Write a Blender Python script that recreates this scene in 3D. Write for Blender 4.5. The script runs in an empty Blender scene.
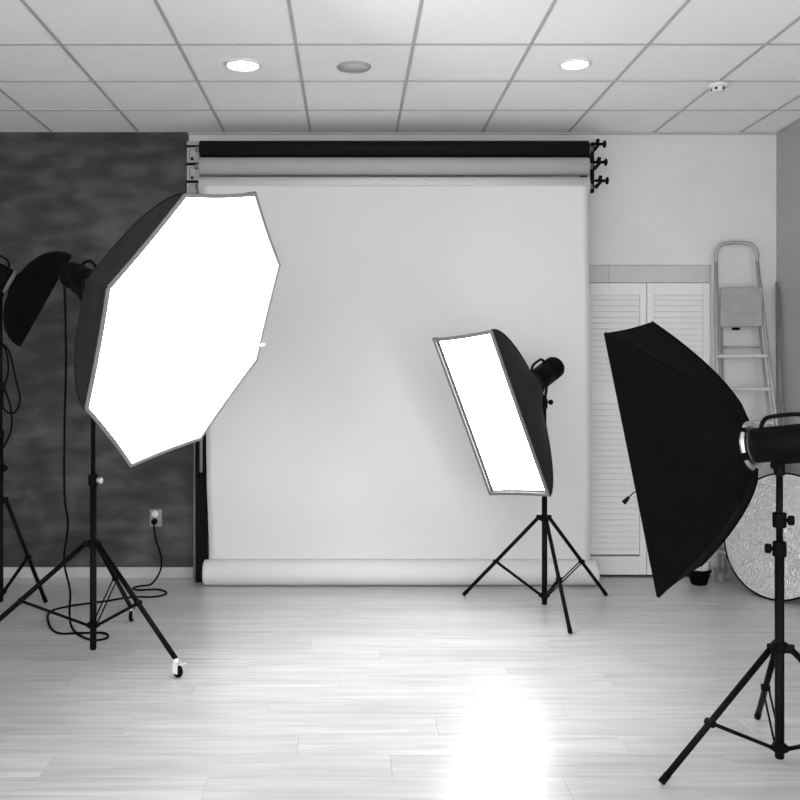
import bpy, bmesh, math, random
from mathutils import Vector, Matrix
random.seed(7)
PI = math.pi
scene = bpy.context.scene
C = scene.collection

# ------------------------------------------------------------------ camera, world, exposure
F = 940.0                                   # focal length in pixels of the 800 px frame
CAMZ = 1.43
cam = bpy.data.objects.new('camera', bpy.data.cameras.new('camera'))
C.objects.link(cam)
cam.location = (0, 0, CAMZ)
cam.rotation_euler = (PI/2, 0, 0)
cam.data.sensor_width = 36
cam.data.lens = 36*F/800
cam.data.shift_x = 50/800
cam.data.shift_y = -28/800
cam.data.clip_start = 0.05
scene.camera = cam

world = bpy.data.worlds.new('world'); scene.world = world
world.use_nodes = True
world.node_tree.nodes['Background'].inputs[0].default_value = (1, 1, 1, 1)
world.node_tree.nodes['Background'].inputs[1].default_value = 3.9   # overcast daylight from the open window side behind the camera

OCTA_E, STRIP_E, BACK_E, DOWN_E = 8.5, 14.0, 9.0, 20.0
vs = scene.view_settings
vs.view_transform = 'Standard'
try: vs.look = 'None'
except Exception: pass
vs.gamma = 1.0; vs.use_curve_mapping = False
vs.exposure = 0.0

def W(px, py, Y):                            # a pixel of the photograph at depth Y -> point
    return Vector(((px-350)/F*Y, Y, CAMZ-(py-372)/F*Y))

# ------------------------------------------------------------------ materials
def nodes(name):
    m = bpy.data.materials.new(name); m.use_nodes = True
    nt = m.node_tree; b = nt.nodes['Principled BSDF']
    return m, nt, b
def plain(name, c, rough=.5, metal=0.0, var=.12, scale=8, bump=0.0, spec=None, stretch=(1, 1, 1)):
    m, nt, b = nodes(name)
    tc = nt.nodes.new('ShaderNodeTexCoord'); mp = nt.nodes.new('ShaderNodeMapping')
    mp.inputs['Scale'].default_value = stretch
    n = nt.nodes.new('ShaderNodeTexNoise'); n.inputs['Scale'].default_value = scale; n.inputs['Detail'].default_value = 4
    r = nt.nodes.new('ShaderNodeMapRange')
    r.inputs['To Min'].default_value = c*(1-var); r.inputs['To Max'].default_value = c*(1+var)
    r.inputs['From Min'].default_value = .3; r.inputs['From Max'].default_value = .7
    nt.links.new(tc.outputs['Object'], mp.inputs[0]); nt.links.new(mp.outputs[0], n.inputs[0])
    nt.links.new(n.outputs['Fac'], r.inputs[0]); nt.links.new(r.outputs[0], b.inputs['Base Color'])
    b.inputs['Roughness'].default_value = rough; b.inputs['Metallic'].default_value = metal
    if spec is not None: b.inputs['Specular IOR Level'].default_value = spec
    if bump:
        bp = nt.nodes.new('ShaderNodeBump'); bp.inputs['Strength'].default_value = bump; bp.inputs['Distance'].default_value = .01
        nt.links.new(n.outputs['Fac'], bp.inputs['Height']); nt.links.new(bp.outputs[0], b.inputs['Normal'])
    return m
def glow(name, e):
    m, nt, b = nodes(name)
    b.inputs['Base Color'].default_value = (.8, .8, .8, 1)
    b.inputs['Emission Color'].default_value = (1, 1, 1, 1)
    n = nt.nodes.new('ShaderNodeTexNoise'); n.inputs['Scale'].default_value = 2
    r = nt.nodes.new('ShaderNodeMapRange'); r.inputs['To Min'].default_value = e*.95; r.inputs['To Max'].default_value = e*1.05
    nt.links.new(n.outputs['Fac'], r.inputs[0]); nt.links.new(r.outputs[0], b.inputs['Emission Strength'])
    return m
M = {}
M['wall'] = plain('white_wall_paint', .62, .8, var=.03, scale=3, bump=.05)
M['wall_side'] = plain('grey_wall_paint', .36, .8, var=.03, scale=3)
M['tile'] = plain('ceiling_tile_board', .84, .9, var=.02, scale=40, bump=.15)
M['grid'] = plain('ceiling_grid_metal', .42, .5, var=.05)
M['trimgrey'] = plain('grey_trim', .36, .6, var=.05)
M['header'] = plain('header_board', .50, .6, var=.04)
M['slat'] = plain('louvre_paint', .70, .5, var=.03)
M['base'] = plain('baseboard_paint', .42, .5, var=.06)
M['black'] = plain('black_metal', .003, .5, var=.2, spec=.07)
M['blackplastic'] = plain('black_plastic', .003, .55, var=.2, spec=.05)
M['fabric'] = plain('black_nylon_fabric', .0022, .8, var=.3, scale=30, bump=.08, spec=.06)
M['fabricshiny'] = plain('charcoal_softbox_cloth', .012, .65, var=.2, scale=20, bump=.05, spec=.2)
M['rim'] = plain('grey_rim_tape', .16, .6, var=.1)
M['innerlip'] = plain('dark_inner_lip', .008, .8, var=.1, spec=.1)
M['lip'] = plain('grey_lip_cloth', .12, .7, var=.1)
M['steel'] = plain('brushed_steel', .6, .3, 1.0, var=.1)
M['alu'] = plain('ladder_aluminium', .36, .5, .3, var=.08, scale=12)
M['step'] = plain('ladder_tread', .24, .5, .2, var=.1, scale=20)
M['greymetal'] = plain('grey_bracket_metal', .3, .45, .5, var=.15)
M['paper'] = plain('white_seamless_paper', .61, .85, var=.01, scale=2)
M['paperblack'] = plain('black_seamless_paper', .005, .7, var=.1, spec=.12)
M['papergrey'] = plain('grey_seamless_paper', .36, .8, var=.03)
M['cable'] = plain('black_cable_rubber', .003, .6, spec=.05)
M['plate'] = plain('outlet_plate', .24, .4, var=.05)
M['white'] = plain('white_plastic', .7, .4, var=.03)
M['greydisc'] = plain('speaker_grille', .5, .7, var=.1, scale=120)
M['octa_glow'] = glow('lit_octagon_diffuser', OCTA_E)
M['strip_glow'] = glow('lit_strip_diffuser', STRIP_E)
M['back_glow'] = glow('lit_side_diffuser', BACK_E)
M['down_glow'] = glow('downlight_lens', DOWN_E)
M['ring_glow'] = glow('light_leaking_through_ring', 1.3)

def m_dark():
    m, nt, b = nodes('dark_mottled_wall')
    tc = nt.nodes.new('ShaderNodeTexCoord'); mp = nt.nodes.new('ShaderNodeMapping')
    mp.inputs['Scale'].default_value = (1, 1, 2.2)
    n = nt.nodes.new('ShaderNodeTexNoise'); n.inputs['Scale'].default_value = 4.2; n.inputs['Detail'].default_value = 2; n.inputs['Roughness'].default_value = .4; n.inputs['Distortion'].default_value = .15
    n2 = nt.nodes.new('ShaderNodeTexNoise'); n2.inputs['Scale'].default_value = 1.1; n2.inputs['Detail'].default_value = 2
    mx = nt.nodes.new('ShaderNodeMath'); mx.operation = 'ADD'
    r = nt.nodes.new('ShaderNodeValToRGB'); e = r.color_ramp.elements
    e[0].position = .40; e[0].color = (.011,)*3+(1,)
    e[1].position = .64; e[1].color = (.078,)*3+(1,)
    k = e.new(.5); k.color = (.030,)*3+(1,)
    h = nt.nodes.new('ShaderNodeMath'); h.operation = 'MULTIPLY'; h.inputs[1].default_value = .5
    L = nt.links.new
    L(tc.outputs['Object'], mp.inputs[0]); L(mp.outputs[0], n.inputs[0]); L(tc.outputs['Object'], n2.inputs[0])
    L(n.outputs['Fac'], mx.inputs[0]); L(n2.outputs['Fac'], mx.inputs[1]); L(mx.outputs[0], h.inputs[0])
    L(h.outputs[0], r.inputs[0]); L(r.outputs[0], b.inputs['Base Color'])
    bp = nt.nodes.new('ShaderNodeBump'); bp.inputs['Strength'].default_value = .3; bp.inputs['Distance'].default_value = .01
    L(n.outputs['Fac'], bp.inputs['Height']); L(bp.outputs[0], b.inputs['Normal'])
    b.inputs['Roughness'].default_value = .6
    return m
M['dark'] = m_dark()

def m_plank():
    m, nt, b = nodes('pale_oak_laminate')
    L = nt.links.new
    tc = nt.nodes.new('ShaderNodeTexCoord'); oi = nt.nodes.new('ShaderNodeObjectInfo')
    cx = nt.nodes.new('ShaderNodeCombineXYZ'); ml = nt.nodes.new('ShaderNodeMath'); ml.operation = 'MULTIPLY'; ml.inputs[1].default_value = 37
    ad = nt.nodes.new('ShaderNodeVectorMath'); ad.operation = 'ADD'
    mp = nt.nodes.new('ShaderNodeMapping'); mp.inputs['Scale'].default_value = (1.0, 14, 1)
    L(oi.outputs['Random'], ml.inputs[0]); L(ml.outputs[0], cx.inputs[0]); L(ml.outputs[0], cx.inputs[1])
    L(tc.outputs['Object'], ad.inputs[0]); L(cx.outputs[0], ad.inputs[1]); L(ad.outputs[0], mp.inputs[0])
    n = nt.nodes.new('ShaderNodeTexNoise'); n.inputs['Scale'].default_value = 1.6; n.inputs['Detail'].default_value = 6; n.inputs['Roughness'].default_value = .6
    n.inputs['Distortion'].default_value = .6
    mp2 = nt.nodes.new('ShaderNodeMapping'); mp2.inputs['Scale'].default_value = (.9, 40, 1)
    n2 = nt.nodes.new('ShaderNodeTexNoise'); n2.inputs['Scale'].default_value = 2; n2.inputs['Detail'].default_value = 3
    L(ad.outputs[0], mp2.inputs[0]); L(mp2.outputs[0], n2.inputs[0]); L(mp.outputs[0], n.inputs[0])
    r = nt.nodes.new('ShaderNodeMapRange'); r.inputs['From Min'].default_value = .3; r.inputs['From Max'].default_value = .7
    r.inputs['To Min'].default_value = .39; r.inputs['To Max'].default_value = .59
    L(n.outputs['Fac'], r.inputs[0])
    r2 = nt.nodes.new('ShaderNodeMapRange'); r2.inputs['From Min'].default_value = .3; r2.inputs['From Max'].default_value = .7
    r2.inputs['To Min'].default_value = .95; r2.inputs['To Max'].default_value = 1.03
    L(n2.outputs['Fac'], r2.inputs[0])
    r3 = nt.nodes.new('ShaderNodeMapRange'); r3.inputs['To Min'].default_value = .93; r3.inputs['To Max'].default_value = 1.06
    L(oi.outputs['Random'], r3.inputs[0])
    a = nt.nodes.new('ShaderNodeMath'); a.operation = 'MULTIPLY'; c = nt.nodes.new('ShaderNodeMath'); c.operation = 'MULTIPLY'
    L(r.outputs[0], a.inputs[0]); L(r2.outputs[0], a.inputs[1]); L(a.outputs[0], c.inputs[0]); L(r3.outputs[0], c.inputs[1])
    L(c.outputs[0], b.inputs['Base Color'])
    rr = nt.nodes.new('ShaderNodeMapRange'); rr.inputs['To Min'].default_value = .25; rr.inputs['To Max'].default_value = .35
    L(n.outputs['Fac'], rr.inputs[0]); L(rr.outputs[0], b.inputs['Roughness'])
    bp = nt.nodes.new('ShaderNodeBump'); bp.inputs['Strength'].default_value = .012; bp.inputs['Distance'].default_value = .003
    L(n2.outputs['Fac'], bp.inputs['Height']); L(bp.outputs[0], b.inputs['Normal'])
    b.inputs['Specular IOR Level'].default_value = 1.0
    return m
M['plank'] = m_plank()

def m_foil():
    m, nt, b = nodes('crinkled_silver_foil')
    L = nt.links.new
    tc = nt.nodes.new('ShaderNodeTexCoord'); v = nt.nodes.new('ShaderNodeTexNoise')
    v.inputs['Scale'].default_value = 34; v.inputs['Detail'].default_value = 7; v.inputs['Distortion'].default_value = 1.5
    L(tc.outputs['Object'], v.inputs[0])
    bp = nt.nodes.new('ShaderNodeBump'); bp.inputs['Strength'].default_value = 1.0; bp.inputs['Distance'].default_value = .022
    L(v.outputs['Fac'], bp.inputs['Height']); L(bp.outputs[0], b.inputs['Normal'])
    b.inputs['Base Color'].default_value = (.72, .72, .72, 1); b.inputs['Metallic'].default_value = .75; b.inputs['Roughness'].default_value = .38
    return m
M['foil'] = m_foil()

def m_clear():
    m, nt, b = nodes('clear_plastic_film')
    b.inputs['Base Color'].default_value = (.9, .9, .9, 1); b.inputs['Roughness'].default_value = .25
    b.inputs['Transmission Weight'].default_value = .6; b.inputs['IOR'].default_value = 1.2
    n = nt.nodes.new('ShaderNodeTexNoise'); n.inputs['Scale'].default_value = 20
    bp = nt.nodes.new('ShaderNodeBump'); bp.inputs['Strength'].default_value = .6
    nt.links.new(n.outputs['Fac'], bp.inputs['Height']); nt.links.new(bp.outputs[0], b.inputs['Normal'])
    return m
M['clear'] = m_clear()

# ------------------------------------------------------------------ geometry helpers (world coordinates)
ORG = {}                                      # world origin of every object that may be a parent
def frame(axis, up=Vector((0, 0, 1))):
    z = Vector(axis).normalized()
    if abs(z.dot(up)) > .999: up = Vector((0, 1, 0))
    x = up.cross(z).normalized(); y = z.cross(x)
    return Matrix((x, y, z)).transposed()
def bx(bm, c, s, R=None, bev=0.0):
    c = Vector(c); b2 = bmesh.new()
    bmesh.ops.create_cube(b2, size=1)
    for v in b2.verts: v.co = Vector((v.co.x*s[0], v.co.y*s[1], v.co.z*s[2]))
    if bev: bmesh.ops.bevel(b2, geom=list(b2.edges), offset=bev, segments=1, affect='EDGES')
    merge(bm, b2, R, c)
def merge(bm, b2, R, c):
    vm = {}
    for v in b2.verts:
        p = R @ v.co if R else v.co
        vm[v] = bm.verts.new(p + c)
    for f in b2.faces:
        g = bm.faces.new([vm[v] for v in f.verts]); g.smooth = f.smooth
    b2.free()
def tube(bm, pts, r, seg=12, cap=True, r2=None):
    pts = [Vector(p) for p in pts]; n = len(pts); rings = []
    ref = None
    for i, p in enumerate(pts):
        if i == 0: t = pts[1]-pts[0]
        elif i == n-1: t = pts[-1]-pts[-2]
        else: t = (pts[i+1]-p).normalized()+(p-pts[i-1]).normalized()
        t.normalize()
        if ref is None:
            ref = t.orthogonal().normalized()
        ref = (ref - t*ref.dot(t)).normalized(); bb = t.cross(ref)
        rad = r if r2 is None else r+(r2-r)*i/(n-1)
        rings.append([bm.verts.new(p+(ref*math.cos(2*PI*k/seg)+bb*math.sin(2*PI*k/seg))*rad) for k in range(seg)])
    for a, b in zip(rings, rings[1:]):
        for k in range(seg):
            f = bm.faces.new((a[k], a[(k+1) % seg], b[(k+1) % seg], b[k])); f.smooth = True
    if cap:
        bm.faces.new(list(reversed(rings[0]))); bm.faces.new(rings[-1])
def lathe(bm, prof, c, axis, seg=32, smooth=True):     # prof: (radius, height along axis)
    R = frame(axis); c = Vector(c); rings = []
    for r, h in prof:
        if r < 1e-6: rings.append([bm.verts.new(c+R @ Vector((0, 0, h)))])
        else: rings.append([bm.verts.new(c+R @ Vector((r*math.cos(2*PI*k/seg), r*math.sin(2*PI*k/seg), h))) for k in range(seg)])
    for a, b in zip(rings, rings[1:]):
        for k in range(seg):
            k2 = (k+1) % seg
            if len(a) == 1 and len(b) == 1: continue
            if len(a) == 1: f = bm.faces.new((a[0], b[k2], b[k]))
            elif len(b) == 1: f = bm.faces.new((a[k], a[k2], b[0]))
            else: f = bm.faces.new((a[k], a[k2], b[k2], b[k]))
            f.smooth = smooth
def cyl(bm, c, axis, r, h, seg=24, bev=0.0):           # centred, axis-aligned cylinder
    if bev: lathe(bm, [(0, -h/2), (r-bev, -h/2), (r, -h/2+bev), (r, h/2-bev), (r-bev, h/2), (0, h/2)], c, axis, seg, False)
    else: lathe(bm, [(0, -h/2), (r, -h/2), (r, h/2), (0, h/2)], c, axis, seg, False)
def smoothline(P, n=8):                                 # Catmull-Rom
    P = [Vector(p) for p in P]; Q = [P[0]*2-P[1]]+P+[P[-1]*2-P[-2]]; out = []
    for i in range(1, len(Q)-2):
        a, b, c, d = Q[i-1:i+3]
        for k in range(n):
            t = k/n
            out.append(.5*((2*b)+(c-a)*t+(2*a-5*b+4*c-d)*t*t+(3*b-a-3*c+d)*t**3))
    out.append(P[-1]); return out
def link(name, data, parent, org):
    o = bpy.data.objects.new(name, data); C.objects.link(o)
    ORG[o.name] = Vector(org)
    if parent:
        o.parent = parent; o.location = Vector(org)-ORG[parent.name]
    else: o.location = org
    return o
def obj(name, bm, mat, parent=None, org=None, keepnorm=False):
    if org is None:
        if parent: org = ORG[parent.name]
        else:
            zs = [v.co for v in bm.verts]
            org = Vector(((min(v.x for v in zs)+max(v.x for v in zs))/2, (min(v.y for v in zs)+max(v.y for v in zs))/2, min(v.z for v in zs)))
    org = Vector(org)
    if not keepnorm: bmesh.ops.recalc_face_normals(bm, faces=bm.faces)
    for v in bm.verts: v.co -= org
    me = bpy.data.meshes.new(name); bm.to_mesh(me); bm.free()
    me.materials.append(mat)
    return link(name, me, parent, org)
def empty(name, loc, parent=None):
    o = link(name, None, parent, loc); o.empty_display_size = .1
    return o
def tag(o, label, cat, group=None):
    o['label'] = label; o['category'] = cat
    if group: o['group'] = group
    return o
def thing(name, label, cat, loc, group=None): return tag(empty(name, loc), label, cat, group)
def struct(name, bm, mat):
    o = obj(name, bm, mat); o['kind'] = 'structure'; return o
def piece(name, me, parent, loc):                        # a copy sharing mesh data
    o = bpy.data.objects.new(name, me); C.objects.link(o)
    o.parent = parent; o.location = Vector(loc)-ORG[parent.name]; return o
def mesh_box(name, s, mat, bev=0.0):
    bm = bmesh.new(); bx(bm, (0, 0, 0), s, None, bev)
    bmesh.ops.recalc_face_normals(bm, faces=bm.faces)
    me = bpy.data.meshes.new(name); bm.to_mesh(me); bm.free(); me.materials.append(mat); return me

# ------------------------------------------------------------------ room shell
X0, X1, Y0, Y1, H = -3.4, 2.97, -.62, 6.55, 3.095
WT = .12
bm = bmesh.new(); bx(bm, ((X0+X1)/2, (Y0+Y1)/2, -.06), (X1-X0+.3, Y1-Y0+.3, .1)); floor = struct('floor', bm, M['trimgrey'])
PW, PL, PT = .19, 1.25, .01
rows = int(math.ceil((Y1-Y0)/PW)); offs = [0, .55, .2, .85, .4, 1.05, .7]
full = mesh_box('plank', (PL-.0006, PW-.0005, PT), M['plank'], .0007)
for r in range(rows):
    yb = Y1-PW*(r+1); y0, y1 = max(yb, Y0), yb+PW
    if y1-y0 < .03: continue
    x = X0-offs[r % 7]
    while x < X1-.02:
        a, b = max(x, X0), min(x+PL, X1)
        if b-a > .04:
            if b-a > PL-1e-4 and y1-y0 > PW-1e-4: me = full
            else: me = mesh_box('plank', (b-a-.0006, y1-y0-.0005, PT), M['plank'], .0007)
            piece('plank', me, floor, ((a+b)/2, (y0+y1)/2, -PT/2))
        x += PL

# back wall with the closet opening
OX0, OX1, OZ = 1.185, 2.52, 2.176
bm = bmesh.new()
bx(bm, ((X0+OX0)/2, Y1+WT/2, H/2), (OX0-X0, WT, H))
bx(bm, ((X1+.12+OX1)/2, Y1+WT/2, H/2), (X1+.12-OX1, WT, H))
bx(bm, ((OX0+OX1)/2, Y1+WT/2, (H+OZ)/2), (OX1-OX0, WT, H-OZ))
bx(bm, ((OX0+OX1)/2, Y1+WT+.02, OZ/2), (OX1-OX0+.1, .04, OZ+.1))
struct('wall_back', bm, M['wall'])
DX = (188-350)/F*6.52; DX2 = (193.5-350)/F*6.52
bm = bmesh.new(); bx(bm, ((X0+DX)/2, Y1-.012, (H+.075)/2), (DX-X0, .024, H-.075)); bx(bm, ((DX+DX2)/2, Y1-.012, 1.2), (DX2-DX, .024, 2.4-.15)); struct('wall_back_left', bm, M['dark'])
bm = bmesh.new(); bx(bm, ((X0+DX2)/2, Y1-.016, .0375), (DX2-X0-.004, .03, .075), None, .003); struct('baseboard_back', bm, M['base'])
bm = bmesh.new(); bx(bm, ((X1+OX1)/2, Y1-.008, .035), (X1-OX1-.01, .014, .07), None, .003); struct('baseboard_back_right', bm, M['base'])
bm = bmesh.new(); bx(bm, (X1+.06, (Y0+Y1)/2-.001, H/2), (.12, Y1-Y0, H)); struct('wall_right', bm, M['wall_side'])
bm = bmesh.new(); bx(bm, (X0-.06, (Y0+Y1)/2, H/2), (.12, Y1-Y0, H)); struct('wall_left', bm, M['wall'])
bm = bmesh.new(); bx(bm, (X1-.008, (Y0+Y1)/2-.02, .035), (.014, Y1-Y0-.06, .07), None, .003); struct('baseboard_right', bm, M['base'])

# ceiling: slab, tiles, grid bars
bm = bmesh.new(); bx(bm, ((X0+X1)/2, (Y0+Y1)/2, H+.06), (X1-X0+.3, Y1-Y0+.3, .06)); ceil = struct('ceiling', bm, M['tile'])
GX = [-.275+.597*k for k in range(-6, 6)]
GY = [5.975-.6*k for k in range(0, 12)]
xs = [X0]+[g for g in GX if X0+.03 < g < X1-.03]+[X1]
ys = [Y0]+sorted(g for g in GY if Y0+.03 < g)+[Y1]
cache = {}
for a, b in zip(xs, xs[1:]):
    for c, d in zip(ys, ys[1:]):
        k = (round(b-a, 3), round(d-c, 3))
        if k not in cache: cache[k] = mesh_box('ceiling_tile', (b-a-.008, d-c-.008, .014), M['tile'], .002)
        piece('ceiling_tile', cache[k], ceil, ((a+b)/2, (c+d)/2, H+.009))
gm = mesh_box('grid_bar', (.017, Y1-Y0, .024), M['grid'])
for g in xs[1:-1]: piece('grid_bar', gm, ceil, (g, (Y0+Y1)/2, H+.012-.003))
gm2 = mesh_box('grid_bar', (X1-X0, .019, .023), M['grid'])
for g in ys[1:-1]: piece('grid_bar', gm2, ceil, ((X0+X1)/2, g, H+.0115-.003))
bm = bmesh.new(); bx(bm, ((X0+X1)/2, Y1-.012, H-.006), (X1-X0, .022, .012)); struct('trim_1', bm, M['grid'])
bm = bmesh.new(); bx(bm, (X1-.012, (Y0+Y1)/2-.03, H-.006), (.022, Y1-Y0-.06, .012)); struct('trim_2', bm, M['grid'])

# closet header and louvred leaves
hd = empty('trim_3', ((OX0+OX1)/2, Y1+.04, 2.06)); hd['kind'] = 'structure'
SX = (610-350)/F*Y1
for a, b in ((OX0+.003, SX-.0015), (SX+.0015, OX1-.003)):
    bm = bmesh.new(); bx(bm, ((a+b)/2, Y1+.04, 2.116), (b-a, .03, .120), None, .001); obj('panel', bm, M['header'], hd)
LW = (OX1-OX0)/3
slat = None
for i in range(3):
    a = OX0+LW*i+.002; b = a+LW-.004; yd = Y1+.035; top = 2.052
    d = empty('door_%d' % (i+1), ((a+b)/2, yd, .012)); d['kind'] = 'structure'
    sw = .048
    st = mesh_box('stile', (sw, .032, top-.012), M['slat'], .003) if i == 0 else st
    for x in (a+sw/2, b-sw/2): piece('stile', st, d, (x, yd, (top+.012)/2))
    wi = b-a-2*sw
    if i == 0:
        rl = mesh_box('rail', (wi, .03, .085), M['slat'], .003); rm = mesh_box('rail', (wi, .03, .117), M['slat'], .003); rb = mesh_box('rail', (wi, .03, .13), M['slat'], .003)
    piece('rail', rl, d, ((a+b)/2, yd, top-.0425)); piece('rail', rm, d, ((a+b)/2, yd, 1.2685)); piece('rail', rb, d, ((a+b)/2, yd, .077))
    if slat is None:
        bm = bmesh.new(); bx(bm, (0, 0, 0), (wi-.002, .007, .0475), Matrix.Rotation(math.radians(-17), 3, 'X'), .001)
        slat = bpy.data.meshes.new('slat'); bmesh.ops.recalc_face_normals(bm, faces=bm.faces); bm.to_mesh(slat); bm.free(); slat.materials.append(M['slat'])
    z = .175
    while z < top-.092:
        if not (1.27-.056 < z < 1.27+.056): piece('slat', slat, d, ((a+b)/2, yd, z))
        z += .0405
    if i == 1:
        bm = bmesh.new(); cyl(bm, (b-.02, yd-.026, 1.0), (0, 1, 0), .011, .02, 12, .003); obj('knob', bm, M['white'], d)

# ------------------------------------------------------------------ ceiling fittings
def downlight(x, y, r, label):
    t = thing('recessed_downlight', label, 'ceiling light', (x, y, H-.012), 'round recessed ceiling lights')
    bm = bmesh.new(); lathe(bm, [(r*.78, 0), (r*.84, -.008), (r, -.004), (r*1.02, .003), (r*.78, .003), (r*.78, 0)], (x, y, H-.001), (0, 0, 1), 40); obj('trim_ring', bm, M['white'], t)
    bm = bmesh.new(); lathe(bm, [(0, -.004), (r*.6, -.0035), (r*.78, 0), (r*.78, .002), (0, .002)], (x, y, H-.001), (0, 0, 1), 40); obj('lens', bm, M['down_glow'], t)
p = [(243, 65, .105, 'lit round recessed downlight in the ceiling, left of the grey ceiling disc'),
     (575, 64, .088, 'lit round recessed downlight in the ceiling, right of the backdrop centre')]
for px, py, r, l in p:
    Y = F*(H-CAMZ)/(372-py); downlight((px-350)/F*Y, Y, r, l)
Y = F*(H-CAMZ)/(372-67); x = (354-350)/F*Y
t = thing('ceiling_speaker', 'flat round grey disc in a ceiling tile between the two lit downlights', 'ceiling speaker', (x, Y, H-.01))
bm = bmesh.new(); lathe(bm, [(.08, -.006), (.09, -.006), (.095, .003), (.08, .003), (.08, -.006)], (x, Y, H-.001), (0, 0, 1), 36); obj('ring', bm, M['trimgrey'], t)
bm = bmesh.new(); lathe(bm, [(0, -.004), (.08, -.004), (.08, .003), (0, .003)], (x, Y, H-.001), (0, 0, 1), 36); obj('grille', bm, M['greydisc'], t)
Y = 5.43; x = (718-350)/F*Y
t = thing('smoke_detector', 'small white smoke detector on the ceiling grid at the upper right', 'smoke detector', (x, Y, H-.05))
bm = bmesh.new(); lathe(bm, [(0, -.018), (.055, -.018), (.06, -.012), (.06, 0), (0, 0)], (x, Y, H-.003), (0, 0, 1), 28); obj('base', bm, M['white'], t)
bm = bmesh.new(); lathe(bm, [(0, -.045), (.022, -.044), (.034, -.036), (.036, -.024), (.036, -.0175), (0, -.0175)], (x, Y, H-.003), (0, 0, 1), 24); obj('sensor_head', bm, M['white'], t)
for k in range(5):
    bm = bmesh.new(); a = 2*PI*k/5+.3; bx(bm, (x+.035*math.cos(a), Y+.035*math.sin(a), H-.033), (.008, .014, .012), Matrix.Rotation(a, 3, 'Z'))
    obj('vent', bm, M['blackplastic'], t)

# ------------------------------------------------------------------ backdrop rolls, brackets and paper
BY = 6.30
XL, XR = W(200, 0, BY).x, W(588, 0, BY).x
def zrow(py, Y=BY): return CAMZ-(py-372)/F*Y
def roll(name, label, zc, r, mat, x0=XL, x1=XR):
    t = thing(name, label, 'backdrop roll', ((x0+x1)/2, BY, zc-r))
    bm = bmesh.new(); lathe(bm, [(.022, x0), (r-.002, x0), (r, x0+.002), (r, x1-.002), (r-.002, x1), (.022, x1)], (0, BY, zc), (1, 0, 0), 40, True)
    o = obj('paper', bm, mat, t)
    for f in o.data.polygons:
        if abs(f.normal.x) > .5: f.use_smooth = False
    bm = bmesh.new(); tube(bm, [(x0-.03, BY, zc), (x1+.03, BY, zc)], .021, 16); obj('core_tube', bm, M['greymetal'], t)
    return t
z1, z2, z3 = zrow(149), zrow(166.5), zrow(187)
roll('backdrop_roll', 'black paper backdrop roll, topmost across the back wall under the ceiling', z1, .054, M['paperblack'])
roll('backdrop_roll', 'grey paper backdrop roll between the black roll and the white roll', z2, .060, M['papergrey'])
bd = thing('paper_backdrop', 'wide white seamless paper backdrop hanging from its roll to the floor', 'backdrop', (.3, BY, 0))
bm = bmesh.new(); r3 = .066
lathe(bm, [(.022, XL), (r3, XL), (r3, XR), (.022, XR)], (0, BY, z3), (1, 0, 0), 40, True)
o = obj('top_roll', bm, M['paper'], bd)
for f in o.data.polygons:
    if abs(f.normal.x) > .5: f.use_smooth = False
bm = bmesh.new(); tube(bm, [(XL-.03, BY, z3), (XR+.03, BY, z3)], .021, 16); obj('core_tube', bm, M['greymetal'], bd)
# sheet
RB = .086
nx, nz = 60, 160; bm = bmesh.new(); grid = []
zt, zb = z3, .1715
tl, tr, bl, br = W(203, 0, 6.235).x, W(588, 0, 6.235).x, W(207.5, 0, 6.21).x, W(593, 0, 6.21).x
for j in range(nz+1):
    v = j/nz; z = zt+(zb-zt)*v; row = []
    yb = BY-r3-.001
    ybot = BY-.062
    q = min(1, max(0, (.75-z)/(.75-.172))); y = yb+(BY-.004-yb)*(q*q*(3-2*q))
    for i in range(nx+1):
        u = i/nx; x = (tl+(bl-tl)*v)*(1-u)+(tr+(br-tr)*v)*u
        w = math.sin(PI*min(1, v*1.05))**.5 if v < .95 else 0
        w = max(0, min(1, (.97-v)*6))*min(1, v*8)
        dy = .007*math.sin(3.1*x+1.0+1.2*v)+.004*math.sin(7*x+2+3*v)
        row.append(bm.verts.new((x, y+w*dy-.001, z)))
    grid.append(row)
for j in range(nz):
    for i in range(nx):
        f = bm.faces.new((grid[j][i], grid[j+1][i], grid[j+1][i+1], grid[j][i+1])); f.smooth = True
ret = bmesh.ops.extrude_face_region(bm, geom=list(bm.faces))
for g in ret['geom']:
    if isinstance(g, bmesh.types.BMVert): g.co.y += .0012
obj('paper_sheet', bm, M['paper'], bd)
bm = bmesh.new(); xa, xb = W(202, 0, 6.22).x, W(600, 0, 6.22).x
lathe(bm, [(.03, xa+.012), (RB-.012, xa), (RB-.003, xa+.004), (RB, xa+.012), (RB, xb-.012), (RB-.003, xb-.004), (RB-.012, xb), (.03, xb-.012)], (0, BY+.002, RB+.001), (1, 0, 0), 48)
obj('bottom_roll', bm, M['paper'], bd)

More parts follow.
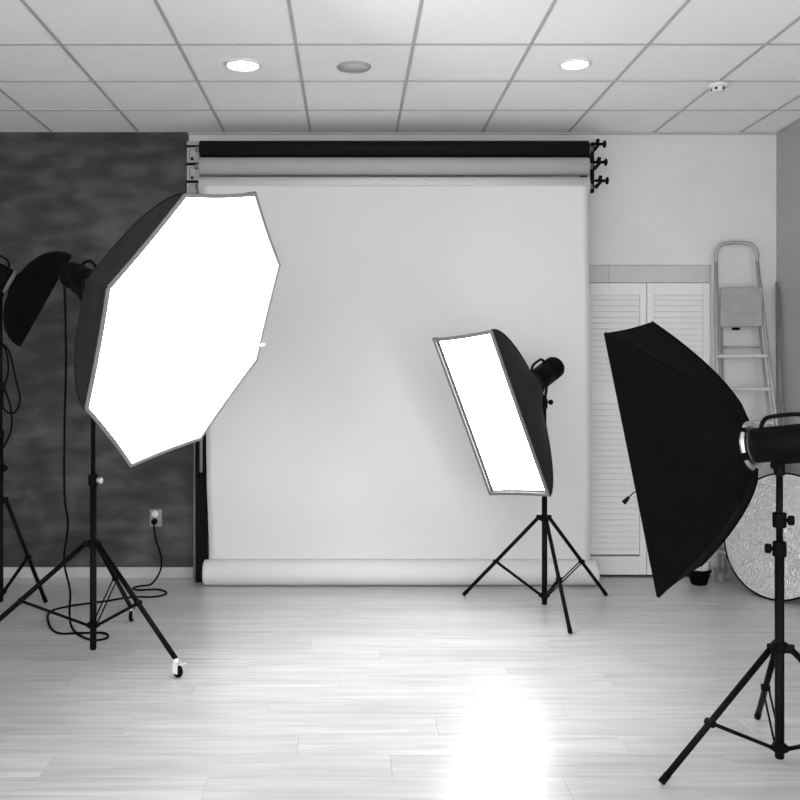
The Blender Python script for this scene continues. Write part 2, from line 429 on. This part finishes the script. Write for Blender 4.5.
# right bracket: black, three hooks with wing knobs
XB = W(592.5, 0, BY).x
t = thing('backdrop_bracket', 'black three-hook backdrop bracket at the right end of the rolls', 'backdrop bracket', (XB, BY, z3-.07))
bm = bmesh.new()
bx(bm, (XB, BY+.01, (z1+zrow(192))/2+.02), (.022, .03, z1-zrow(192)+.05), None, .003)
bx(bm, (W(590.5, 0, BY).x, BY+.005, zrow(189.5)), (.04, .04, .035), None, .004)
obj('upright', bm, M['black'], t)
bm = bmesh.new(); bx(bm, (XB, Y1-.008, (z1+z3)/2), (.05, .012, .34), None, .002); obj('wall_plate', bm, M['black'], t)
for z in (z1-.03, z3+.03):
    bm = bmesh.new(); bx(bm, (XB, (BY+.02+Y1-.01)/2, z), (.016, Y1-BY-.03, .02)); obj('arm', bm, M['black'], t)
for py, dx in ((144.5, 0), (162.5, 1.3), (181, 2.6)):
    z = zrow(py); ax = XB+dx/F*BY
    bm = bmesh.new(); tube(bm, [(ax-.005, BY-.01, z), (ax+.075, BY-.01, z)], .010, 10)
    tube(bm, [(ax+.0, BY-.005, z-.045), (ax+.04, BY-.008, z-.004)], .014, 8, r2=.009)
    hk = obj('hook', bm, M['black'], t)
    bm = bmesh.new(); bx(bm, (ax+.03, BY-.01, z+.012), (.022, .024, .044), Matrix.Rotation(.25, 3, 'Y'), .003); obj('clamp', bm, M['black'], hk)
    bm = bmesh.new(); cyl(bm, (ax+.078, BY-.01, z), (1, 0, 0), .026, .016, 16, .006); obj('knob', bm, M['black'], hk)
# left bracket: grey metal plate with slotted links and pull chain
XA = W(193, 0, BY).x
t = thing('backdrop_bracket', 'grey metal backdrop bracket with slotted plates at the left end of the rolls', 'backdrop bracket', (XA, BY, z3-.07))
bm = bmesh.new()
for a, b in ((141.5, 145.8), (147.5, 163.0), (165.5, 180.5), (183, 193)):
    zt_, zb_ = zrow(a), zrow(b)
    for s in (-1, 1): bx(bm, (XA+s*.032, BY, (zt_+zb_)/2), (.018, .012, zt_-zb_), None, .002)
    for z in (zt_-.008, zb_+.008): bx(bm, (XA, BY, z), (.05, .0118, .016), None, .002)
obj('slotted_plate', bm, M['greymetal'], t)
bm = bmesh.new(); bx(bm, (XA, BY+.016, (zrow(141)+zrow(193))/2), (.07, .012, zrow(141)-zrow(193))); obj('back_plate', bm, M['trimgrey'], t)
for z in (z1-.03, z3+.03):
    bm = bmesh.new(); bx(bm, (XA, (BY+.022+Y1-.001)/2, z), (.02, Y1-BY-.024, .02)); obj('arm', bm, M['greymetal'], t)
for py in (146.5, 164.2, 182):
    bm = bmesh.new(); cyl(bm, (XA, BY-.008, zrow(py)), (1, 0, 0), .008, .088, 10); obj('crossbar', bm, M['black'], t)
for py in (159, 178):
    bm = bmesh.new(); cyl(bm, (XA-.005, BY-.0075, zrow(py)), (0, 1, 0), .010, .008, 12); obj('bolt', bm, M['black'], t)
cx_ = W(201, 0, 6.2).x
t = thing('pull_chain', 'grey pull chain with a black weight hanging beside the left paper edge', 'chain', (cx_, 6.2, zrow(482, 6.2)))
bm = bmesh.new(); tube(bm, [(XA+.04, BY-.03, z3-.03), (cx_, 6.2, z3-.25), (cx_, 6.2, zrow(473, 6.2))], .010, 8); obj('chain', bm, M['greymetal'], t)
bm = bmesh.new(); cyl(bm, (cx_, 6.2, zrow(477, 6.2)), (0, 0, 1), .016, .062, 14, .006); obj('weight', bm, M['blackplastic'], t)

# dark upright board between dark wall and paper
xa, xb = W(193.5, 0, 6.36).x, W(206.5, 0, 6.36).x
t = thing('backdrop_board', 'narrow black board standing upright between the dark wall and the white paper', 'board', ((xa+xb)/2, 6.4, 0))
bm = bmesh.new(); bx(bm, ((xa+xb)/2+.008, 6.40, 1.2), (xb-xa-.016, .05, 2.4), None, .003); obj('panel', bm, M['black'], t)
bm = bmesh.new(); bx(bm, (xa+.006, 6.395, 1.2), (.013, .07, 2.39), None, .002); obj('edge_strip', bm, M['lip'], t)

# ------------------------------------------------------------------ light stands
def stand(label, x, y, z0, zhub, zbrace, ztop, angs, R, rc=.016, rl=.011, frac=.55, caster=False, knobs=(), zs=None):
    t = thing('light_stand', label, 'light stand', (x, y, 0))
    zs = zs or zhub+(ztop-zhub)*.32
    bm = bmesh.new(); lathe(bm, [(0, z0), (rc*.8, z0), (rc, z0+.006), (rc, zs), (0, zs)], (x, y, 0), (0, 0, 1), 18); obj('column', bm, M['black'], t)
    bm = bmesh.new(); lathe(bm, [(0, zs-.02), (rc*.72, zs-.02), (rc*.72, ztop), (0, ztop)], (x, y, 0), (0, 0, 1), 16); obj('upper_column', bm, M['black'], t)
    def collar(z, h=.045, k=1.45, a=0.0, nm='collar'):
        bm = bmesh.new(); cyl(bm, (x, y, z), (0, 0, 1), rc*k, h, 20, .003); c = obj(nm, bm, M['blackplastic'], t)
        return c
    def knob(z, a, par, m='blackplastic'):
        d = Vector((math.cos(a), math.sin(a), 0)); p = Vector((x, y, z))
        bm = bmesh.new(); tube(bm, [p+d*rc, p+d*(rc+.018)], .007, 8); cyl(bm, p+d*(rc+.022), d, .018, .022, 12, .004)
        obj('knob', bm, M[m], par)
    if not any(abs(k[0]-zs) < .01 for k in knobs): collar(zs, .05, 1.25)
    h = collar(zhub, .035, 1.7, nm='hub'); lo = collar(zbrace, .03, 1.5, nm='lower_hub')
    for z, a, m in knobs:
        knob(z, a, collar(z, .055), m)
    for i, a in enumerate(angs):
        d = Vector((math.cos(a), math.sin(a), 0)); s = Vector((-d.y, d.x, 0))
        Ri = R[i] if isinstance(R, (list, tuple)) else R
        p0 = Vector((x, y, zhub))+d*(rc+.022); zf = .085 if caster else .012
        p1 = Vector((x, y, zf))+d*Ri
        bm = bmesh.new(); tube(bm, [p0, p1], rl, 12)
        bx(bm, Vector((x, y, zhub))+d*(rc+.016), (.035, .026, .03), Matrix.Rotation(a, 3, 'Z'), .003)
        lg = obj('leg', bm, M['black'], t)
        ld = (p1-p0).normalized()
        if caster:
            f0 = p1+ld*.0
            bm = bmesh.new(); cyl(bm, (p1.x, p1.y, .078), (0, 0, 1), .013, .022, 14, .003)
            for q in (-1, 1): bx(bm, Vector((p1.x, p1.y, .045))+s*q*.014+d*.008, (.03, .003, .05), Matrix.Rotation(a, 3, 'Z'))
            bx(bm, Vector((p1.x, p1.y, .066))+d*.035, (.05, .02, .004), Matrix.Rotation(a, 3, 'Z') @ Matrix.Rotation(-.35, 3, 'Y'))
            obj('caster_fork', bm, M['white'] if i == 0 else M['steel'], lg)
            bm = bmesh.new(); lathe(bm, [(0, -.01), (.022, -.011), (.029, -.006), (.03, 0), (.029, .006), (.022, .011), (0, .01)], Vector((p1.x, p1.y, .031))+d*.012, s, 22); obj('caster_wheel', bm, M['blackplastic'], lg)
        else:
            bm = bmesh.new(); q = p1; tube(bm, [q-ld*.035, q+ld*.003], rl*1.12, 12); obj('rubber_foot', bm, M['blackplastic'], lg)
        pb = p0.lerp(p1, frac); p2 = Vector((x, y, zbrace))+d*(rc+.008)
        bm = bmesh.new()
        sp, br = (.011, .0042) if i == 1 else (.0055, .0068)
        for q in (-1, 1): tube(bm, [pb+s*q*sp, p2+s*q*sp], br, 8)
        cyl(bm, pb, s, .014, .032, 12); cyl(bm, p2, s, .010, .028, 12)
        obj('brace', bm, M['black'], t)
    return t

def flash(label, ring, ax, pole, r=.066, L=.3, up=Vector((0, 0, 1)), silver=False):
    """flash head whose front sits on the speed ring; ax points away from the softbox"""
    ax = Vector(ax).normalized(); ring = Vector(ring); Rm = frame(ax, up)
    top = Rm @ Vector((0, 1, 0))
    side = Rm @ Vector((1, 0, 0))
    mid = ring+ax*(L*.42)
    t = thing('flash_head', label, 'studio flash', ring+ax*.02)
    bm = bmesh.new(); lathe(bm, [(0, .012), (r*.92, .012), (r, .02), (r, L*.62), (r*.97, L*.625), (r*.97, L*.64), (r, L*.645), (r, L-.015), (r*.9, L), (0, L)], ring, ax, 36)
    b = obj('body', bm, M['blackplastic'], t)
    bm = bmesh.new(); lathe(bm, [(0, L-.002), (r*.8, L-.002), (r*.8, L+.004), (0, L+.004)], ring, ax, 28); pnl = obj('rear_panel', bm, M['black'], t)
    for q, dr in ((1, .012), (-1, .009)):
        bm = bmesh.new(); cyl(bm, ring+ax*(L+.010)+side*r*.35*q, ax, dr, .014, 14, .002); obj('dial', bm, M['lip'], pnl)
    bm = bmesh.new()
    h0, h1 = ring+ax*(L*.14)+top*(r-.006), ring+ax*(L*.66)+top*(r-.006)
    tube(bm, smoothline([h0, h0+top*.026+ax*.014, h0+top*.04+ax*.04, h1+top*.04-ax*.04, h1+top*.026-ax*.014, h1], 5), .008, 8); obj('handle', bm, M['black'], t)
    # yoke: two cheeks from the body to the spigot on top of the stand
    pole = Vector(pole)
    under = mid-top*r
    bm = bmesh.new()
    hs = Vector((side.x, side.y, 0)).normalized()*.03
    for q in (-1, 1): tube(bm, [mid+ax*(.035*q)-top*(r-.006), pole+Vector((0, 0, .03))+ax*(.006*q)], .009, 8)
    tube(bm, [mid-ax*.05-top*(r+.002), mid+ax*.05-top*(r+.002)], .009, 8)
    cyl(bm, pole+Vector((0, 0, .01)), (0, 0, 1), .019, .06, 16, .003)
    y = obj('yoke', bm, M['black'], t)
    bm = bmesh.new(); kd = Vector((side.x, side.y, 0)).normalized()*(1 if side.y > 0 else -1)
    tube(bm, [pole+Vector((0, 0, .02)), pole+Vector((0, 0, .02))-kd*.04], .006, 8); cyl(bm, pole+Vector((0, 0, .02))-kd*.045, kd, .016, .02, 12, .004); obj('knob', bm, M['blackplastic'], y)
    return t

def softbox(name, label, cat, cen, Mx, corners, d, mat, glowm, rr, k=1.7, rimw=.02, rec=.0, sag=.05, ringmat='steel', lipmat='rim', pw=None):
    """corners: polygon in local x,z; local +y goes back to the ring"""
    R = Matrix(Mx); cen = Vector(cen); n = len(corners)
    def P(x, y, z): return cen+R @ Vector((x, y, z))
    ring = P(0, d, 0); ax = R @ Vector((0, 1, 0))
    t = thing(name, label, cat, (cen.x, cen.y, min(P(c[0], 0, c[1]).z for c in corners)))
    # ring polygon at same angles
    NT, NS = 14, 8
    for i in range(n):
        a, b = Vector((corners[i][0], corners[i][1])), Vector((corners[(i+1) % n][0], corners[(i+1) % n][1]))
        ra, rb = a.normalized()*rr, b.normalized()*rr
        bm = bmesh.new(); rows_ = []
        for j in range(NT+1):
            s = j/NT; pf = s**pw if pw else 1-(1-s)**k
            row = []
            for q in range(NS+1):
                u = q/NS
                pm = a.lerp(b, u); pr = ra.lerp(rb, u).normalized()*rr
                c2 = pr+(pm-pr)*pf
                c2 = c2*(1-sag*math.sin(PI*u)*math.sin(PI*min(1, s*1.0))*1.0 - sag*.35*math.sin(PI*u)*s)
                row.append(bm.verts.new(P(c2.x, d*(1-s), c2.y)))
            rows_.append(row)
        for j in range(NT):
            for q in range(NS):
                f = bm.faces.new((rows_[j][q], rows_[j+1][q], rows_[j+1][q+1], rows_[j][q+1])); f.smooth = True
        obj('side_panel', bm, mat, t)
    # rods along the seams
    for i in range(n):
        a = Vector((corners[i][0], corners[i][1])); ra = a.normalized()*rr; pts = []
        for j in range(NT+1):
            s = j/NT; pf = s**pw if pw else 1-(1-s)**k; c2 = (ra+(a-ra)*pf)*1.002; pts.append(P(c2.x, d*(1-s), c2.y))
        bm = bmesh.new(); tube(bm, pts, .0045, 6); obj('seam', bm, mat, t)
    # rim: band around the mouth, following the slightly sagging edge
    def edge(i, u, scale):
        a, b = Vector((corners[i][0], corners[i][1])), Vector((corners[(i+1) % n][0], corners[(i+1) % n][1]))
        return a.lerp(b, u)*(1-sag*.35*math.sin(PI*u))
    outer = [edge(i, q/NS, 1) for i in range(n) for q in range(NS)]
    def inset(pts, w):
        out = []
        m = len(pts)
        for i in range(m):
            p0, p1, p2 = pts[i-1], pts[i], pts[(i+1) % m]
            e1, e2 = (p1-p0).normalized(), (p2-p1).normalized()
            n1, n2 = Vector((-e1.y, e1.x)), Vector((-e2.y, e2.x))
            if n1.dot(-p1) < 0: n1, n2 = -n1, -n2
            nn = (n1+n2).normalized(); out.append(p1+nn*(w/max(.3, nn.dot(n1))))
        return out
    inner = inset(outer, rimw); m = len(outer)
    bm = bmesh.new()
    loops = []
    for pts, y in ((outer, .004), (outer, -.006), (inner, -.006), (inner, .0)):
        loops.append([bm.verts.new(P(p.x, y, p.y)) for p in pts])
    for a, b in zip(loops, loops[1:]):
        for i in range(m): bm.faces.new((a[i], a[(i+1) % m], b[(i+1) % m], b[i]))
    rim_ = obj('rim', bm, M[lipmat], t)
    if rec > .004:
        bm = bmesh.new(); A = [bm.verts.new(P(p.x, 0, p.y)) for p in inner]; B = [bm.verts.new(P(p.x, rec+.002, p.y)) for p in inner]
        for i in range(m): bm.faces.new((A[i], A[(i+1) % m], B[(i+1) % m], B[i]))
        obj('inner_lip', bm, M['innerlip'], rim_)
    bm = bmesh.new(); inn = inset(outer, rimw-.002)
    A = [bm.verts.new(P(p.x, rec, p.y)) for p in inn]; B = [bm.verts.new(P(p.x*.5, rec-.004*0, p.y*.5)) for p in inn]; c0 = bm.verts.new(P(0, rec, 0))
    for i in range(m):
        bm.faces.new((A[i], A[(i+1) % m], B[(i+1) % m], B[i])); bm.faces.new((B[i], B[(i+1) % m], c0))
    obj('diffuser', bm, glowm, t)
    bm = bmesh.new(); lathe(bm, [(rr*.8, -.004), (rr*1.02, -.004), (rr*1.04, .004), (rr*1.02, .014), (rr*.8, .015), (rr*.8, -.004)], ring, ax, 36)
    sr = obj('speed_ring', bm, M[ringmat], t)
    return t, P, ring, ax

# --- octagonal softbox (left)
MO = [[0.463, -0.849, 0.252], [0.869, 0.381, -0.315], [0.171, 0.365, 0.915]]
R8 = .7
oc = [(R8*math.cos(PI/2+PI/8-i*PI/4), R8*math.sin(PI/2+PI/8-i*PI/4)) for i in range(8)]
octa, PO, ringO, axO = softbox('octagonal_softbox', 'large lit octagonal softbox with black back, on the left stand', 'softbox', (-.727, 4.358, 1.63), MO, oc, .60, M['fabricshiny'], M['octa_glow'], .085, k=1.3, rimw=.016, rec=.0, sag=.03, ringmat='black')
e = (Vector(oc[2]).lerp(Vector(oc[3]), .83)); 
bm = bmesh.new(); bx(bm, PO(e.x*1.01, -.008, e.y*1.01), (.04, .012, .02), Matrix(MO), .003); obj('tab', bm, M['white'], octa)
sO = (-1.295, 4.74)
poleO = Vector((sO[0], sO[1], ringO.z-.17))
stand('black light stand on casters under the large octagonal softbox', sO[0], sO[1], .03, .565, .155, poleO.z, [math.radians(a) for a in (-35, 86, 204)], [.585, .63, .62], rc=.017, rl=.0125, frac=.53, caster=True,
      zs=CAMZ-(480-372)/F*4.74, knobs=[(CAMZ-(480-372)/F*4.74, -.35, 'steel')])
flash('black flash head behind the large octagonal softbox', ringO, axO, poleO, r=.066, L=.19)

# --- strip softbox (centre)
MS = [[0.665, 0.658, -0.354], [-0.743, 0.633, -0.217], [0.081, 0.407, 0.91]]
w, h = .444, 1.031
rc4 = [(-w/2, h/2), (w/2, h/2), (w/2, -h/2), (-w/2, -h/2)]
strip, PS, ringS, axS = softbox('rectangular_softbox', 'lit narrow rectangular softbox in front of the white paper backdrop', 'softbox', (.811, 5.417, 1.173), MS, rc4, .43, M['fabricshiny'], M['strip_glow'], .085, k=1.4, rimw=.019, rec=.026, sag=.03, lipmat='lip', ringmat='black')
sS = ((544.5-350)/F*5.70, 5.70)
poleS = Vector((sS[0], sS[1], ringS.z-.12))
stand('black light stand under the narrow rectangular softbox, in front of the paper', sS[0], sS[1], .02, .545, .075, poleS.z, [math.radians(a) for a in (147, 33, -88)], [.54, .54, .58], rc=.0165, rl=.0115, frac=.56)
flash('black flash head behind the narrow rectangular softbox', ringS, axS, poleS, r=.07, L=.29)

# --- black softbox seen from behind (right)
MB = [[-0.671, 0.714, -0.199], [-0.728, -0.686, -0.007], [-0.141, 0.14, 0.98]]
w, h = .407, 1.021
rc4 = [(-w/2, h/2), (w/2, h/2), (w/2, -h/2), (-w/2, -h/2)]
back, PB, ringB, axB = softbox('rectangular_softbox', 'black rectangular softbox facing away, in front of the louvred closet doors', 'softbox', (1.203, 3.709, 1.106), MB, rc4, .373, M['fabric'], M['back_glow'], .088, k=1.38, rimw=.016, rec=.0, sag=.03, lipmat='fabric', pw=.7)
ring_ = [o for o in back.children if o.name.startswith('speed_ring')][0]
Rb = Matrix(MB)
for a_, l_ in ((-.25, .03), (.9, .018), (-1.3, .014)):
    bm = bmesh.new(); bx(bm, PB(.088*math.cos(a_), .373+.006, .088*math.sin(a_)), (.012, .026, l_), Rb @ Matrix.Rotation(-a_, 3, 'Y'), .002); obj('clamp', bm, M['blackplastic'], ring_)
bm = bmesh.new()
p0 = W(637, 491, 3.6); p1 = W(629, 497, 3.58); p2 = W(623.5, 503, 3.58)
tube(bm, smoothline([p0, p0.lerp(p1, .5)+Vector((0, 0, .003)), p1]), .0025, 6); cord = obj('pull_cord', bm, M['cable'], back)
bm = bmesh.new(); tube(bm, [p1, p1.lerp(p2, .5), p2], .006, 8, r2=.010); obj('toggle', bm, M['blackplastic'], cord)
t_ = (779.5-350)/F
k = .10; sB = ringB+axB*k
sB = (t_*3.43, 3.43)
poleB = Vector((sB[0], sB[1], ringB.z-.085))
stand('black light stand holding the dark softbox that faces away, at the right', sB[0], sB[1], .02, CAMZ-(647-372)/F*3.43, .06, poleB.z, [math.radians(a) for a in (200, 76, -40)], [.52, .45, .50], rc=.0165, rl=.0115, frac=.57,
      zs=CAMZ-(549-372)/F*3.43, knobs=[(CAMZ-(520-372)/F*3.43, -.3, 'blackplastic'), (CAMZ-(549-372)/F*3.43, PI-.3, 'blackplastic')])
flash('black flash head with carrying handle behind the dark softbox at the right', ringB, axB, poleB, r=.064, L=.33)

# --- dish reflector (far left)
cD = W(45.5, 300.5, 5.45); nD = Vector((.87, .32, -.49)).normalized(); rD = .305
t = thing('dish_reflector', 'black bowl-shaped dish reflector on the far left flash, before the dark wall', 'reflector dish', cD-nD*.1+Vector((0, 0, -.25)))
prof = []; dd = .20
for j in range(15):
    a = PI/2*j/14; prof.append((max(.06, rD*math.cos(a)**.9 if j < 14 else .06), -dd*math.sin(a)))
prof.append((.06, -dd-.03))
inner = [(max(.055, r-.006), h+.005) for r, h in reversed(prof)]
bm = bmesh.new(); lathe(bm, prof+inner+[prof[0]], cD, nD, 48); obj('dish', bm, M['fabric'], t)
bm = bmesh.new(); lathe(bm, [(.061, -dd-.028), (.072, -dd-.028), (.072, -dd-.004), (.061, -dd-.004), (.061, -dd-.028)], cD, nD, 28); obj('collar', bm, M['lip'], t)
ringD = cD-nD*(dd+.02); sD = (-2.045, 5.50)
poleD = Vector((sD[0], sD[1], ringD.z-.06))
flash('black flash head at the left picture edge behind the dish reflector', ringD, -nD, poleD, r=.07, L=.28)
stand('black light stand cut off by the left picture edge, before the dark wall', sD[0], sD[1], .085, .68, .14, poleD.z, [math.radians(a) for a in (62, 180, -82)], [.35, .37, .37], rc=.016, rl=.012, frac=.55,
      knobs=[(CAMZ-(468-372)/F*5.5, -.6, 'blackplastic')])

# ------------------------------------------------------------------ cables
def cable(name, pts, r, label, extra=None):
    bm = bmesh.new(); tube(bm, smoothline(pts, 8), r, 8); o = obj(name, bm, M['cable']); return tag(o, label, 'cable')
def fl(px, py, z=.006):                       # pixel on the floor
    Y = F*(CAMZ-z)/(py-372); return W(px, py, Y)
cable('power_cable', [W(63.5, 274, 4.72), W(65, 300, 4.76), W(66, 360, 4.84), W(64.5, 430, 4.95), W(64.5, 495, 5.08), W(68, 525, 5.14), W(64, 560, 5.20), W(70, 590, 5.25), W(69.5, 610, 5.28), fl(71, 625, .012), fl(78, 634), fl(92, 640), fl(107, 638), fl(104, 633), fl(80, 633), fl(58, 633), fl(49, 624), fl(50, 612), fl(70, 606), fl(100, 602), fl(132, 597), fl(150, 597), fl(162, 595.5), fl(166.5, 592.5), fl(158, 589.5), fl(138, 590), fl(133, 588), fl(140, 586), fl(152, 583.5, .01), W(160.5, 570, 6.44), W(161, 556, 6.48), W(156, 540, 6.49), W(154, 528, 6.5), W(154.5, 521, 6.5)],
      .0062, 'thin black cable from the octagonal softbox flash, looping on the floor to the wall outlet')
cable('power_cable', [W(1, 342, 5.44), W(9, 352, 5.44), W(16, 380, 5.44), W(20, 400, 5.44), W(14, 413, 5.44), W(4, 409, 5.44), W(3, 392, 5.44), W(8, 372, 5.44), W(7, 355, 5.45), W(2, 345, 5.45), W(-6, 350, 5.45), W(-3, 370, 5.46), W(5, 390, 5.46), W(11, 410, 5.46), W(11, 430, 5.46), W(4, 446, 5.46), W(-4, 456, 5.47), W(-6, 480, 5.5)],
      .006, 'coiled black cable hanging on the stand at the left picture edge')

# ------------------------------------------------------------------ wall outlet
oc_ = W(156, 518, 6.52)
t = thing('wall_outlet', 'grey socket plate low on the dark wall with a plug in it', 'outlet', (oc_.x, 6.52, oc_.z-.06))
bm = bmesh.new(); bx(bm, (oc_.x, 6.519, oc_.z), (.085, .012, .12), None, .003); obj('plate', bm, M['plate'], t)
bm = bmesh.new(); lathe(bm, [(.019, 0), (.024, .004), (.024, .006), (0, .006)], (oc_.x-.004, 6.514, oc_.z+.028), (0, -1, 0), 20); obj('socket', bm, M['white'], t)
bm = bmesh.new(); cyl(bm, (oc_.x-.008, 6.500, oc_.z-.022), (0, 1, 0), .021, .028, 16, .004); obj('plug', bm, M['blackplastic'], t)

# ------------------------------------------------------------------ step ladder
TL, TR = Vector((W(716, 262, 6.46).x, 6.46, W(0, 262, 6.46).z)), Vector((W(757, 262, 6.44).x, 6.44, W(0, 262, 6.44).z))
BL, BR = Vector((2.525, 6.42, .015)), Vector((2.865, 6.02, .015))
lad = thing('step_ladder', 'folded aluminium step ladder with hoop top leaning by the right corner', 'ladder', ((BL.x+BR.x)/2, 6.3, 0))
def lp(u, z):                                  # point on the front frame, u across, height z
    s = (TL.z-z)/(TL.z-.015); s = s if s > 0 else s
    a = TL.lerp(BL, s); b = TR.lerp(BR, s); return a.lerp(b, u)
def bow(z):                                    # right rail follows the photograph's slightly bowed line
    return lp(1, z)
for u in (0, 1):
    bm = bmesh.new(); tube(bm, [lp(u, TL.z), lp(u, 1.3), lp(u, .03)], .013, 10); rl_ = obj('rail', bm, M['alu'], lad)
    bm = bmesh.new(); q = lp(u, .02); bx(bm, (q.x, q.y, .03), (.04, .05, .06), None, .006); obj('foot', bm, M['plate'], rl_)
top_ = zrow(243, 6.45)
a, b = TL, TR; hz = top_-TL.z
bm = bmesh.new()
dx = (b-a)
tube(bm, smoothline([a, a+Vector((0, 0, hz*.45)), a+dx*.10+Vector((0, 0, hz*.86)), a+dx*.28+Vector((0, 0, hz)), a+dx*.5+Vector((0, 0, hz*1.03)), a+dx*.72+Vector((0, 0, hz)), a+dx*.9+Vector((0, 0, hz*.86)), b+Vector((0, 0, hz*.45)), b], 5), .013, 10)
obj('hoop', bm, M['alu'], lad)
zA, zB = zrow(288, 6.45), zrow(327, 6.42)
q0 = (lp(.05, zA)+lp(.05, zB))/2; q1 = (lp(.97, zA)+lp(.97, zB))/2
bm = bmesh.new(); bx(bm, (q0+q1)/2+Vector((0, -.02, 0)), ((q1-q0).length, .02, zA-zB), Matrix.Rotation(math.atan2(q1.y-q0.y, q1.x-q0.x), 3, 'Z'), .004)
obj('platform', bm, M['step'], lad)
bm = bmesh.new(); q = lp(.4, zB-.012); bx(bm, q, (.05, .02, .018), None, .003); obj('latch', bm, M['blackplastic'], lad)
zz = zrow(356, 6.4)
while zz > .12:
    p, q = lp(0.02, zz), lp(.98, zz); d = (q-p); L_ = d.length; an = math.atan2(d.y, d.x)
    bm = bmesh.new(); bx(bm, (p+q)/2, (L_, .07, .026), Matrix.Rotation(an, 3, 'Z'), .003)
    obj('step', bm, M['alu'], lad); zz -= .222
off = Vector((.03, .045, 0))
rf_ = bmesh.new()
for u in (.06, .86):
    tube(rf_, [lp(u, zB)+off, lp(u, .05)+off+Vector((0, 0, 0))], .010, 8)
for z in (.28, 1.0, 1.6): tube(rf_, [lp(.06, z)+off, lp(.86, z)+off], .008, 8)
obj('rear_frame', rf_, M['alu'], lad)

# poles leaning in the corner
for k, (pa, pb, Ya, Yb, l) in enumerate((((776.5, 282), (778, 0), 6.50, 6.38, 'thin grey pole leaning in the right corner, nearer the ladder'), ((777.5, 288), (789, 0), 6.46, 6.2, 'thin grey pole leaning in the right corner, nearer the side wall'))):
    a = W(pa[0], pa[1], Ya); b = Vector((W(pb[0], 0, Yb).x, Yb, .001))
    a.x = min(a.x, 2.95); b.x = min(b.x, 2.93)
    bm = bmesh.new(); tube(bm, [a, b], .007, 10)
    tag(obj('leaning_pole', bm, M['step']), l, 'pole')

# ------------------------------------------------------------------ silver reflector disc
cR = Vector((2.71, 5.93, .405)); nR = Vector((-.83, -.50, .22)).normalized(); rR = .398
Rz = frame(nR); t = thing('reflector_disc', 'round crinkled silver reflector disc leaning in the right corner', 'reflector', (cR.x, cR.y, 0))
low = min((Rz @ Vector((rR*math.cos(a/50), rR*math.sin(a/50), 0))).z for a in range(320)); cR.z = -low+.008
bm = bmesh.new(); lathe(bm, [(0, .004), (rR*.5, .0045), (rR-.006, .004), (rR-.006, -.002), (0, -.002)], cR, nR, 64, False); obj('silver_cloth', bm, M['foil'], t)
bm = bmesh.new()
pts = [cR+Rz @ Vector((rR*math.cos(2*PI*k/72), rR*math.sin(2*PI*k/72), 0)) for k in range(73)]
tube(bm, pts, .006, 8, cap=False); obj('hoop', bm, M['black'], t)

# ------------------------------------------------------------------ black pot with clear wrap
cp = W(699, 583, 6.30); cp = Vector((W(699, 0, 6.33).x, 6.33, 0))
t = thing('flower_pot', 'small black pot on the floor beside the ladder foot', 'pot', cp)
bm = bmesh.new(); lathe(bm, [(0, .001), (.048, .001), (.054, .01), (.074, .085), (.08, .087), (.08, .105), (.073, .105), (.07, .09), (.05, .02), (0, .018)], cp, (0, 0, 1), 28); obj('pot', bm, M['blackplastic'], t)
bm = bmesh.new(); lathe(bm, [(.068, .085), (.075, .12), (.06, .15), (.045, .17), (.02, .19), (0, .192)], cp, (0, 0, 1), 20)
for v in bm.verts:
    if v.co.z > .1: v.co += Vector((random.uniform(-.012, .012), random.uniform(-.012, .012), random.uniform(-.01, .01)))
obj('clear_wrap', bm, M['clear'], t)
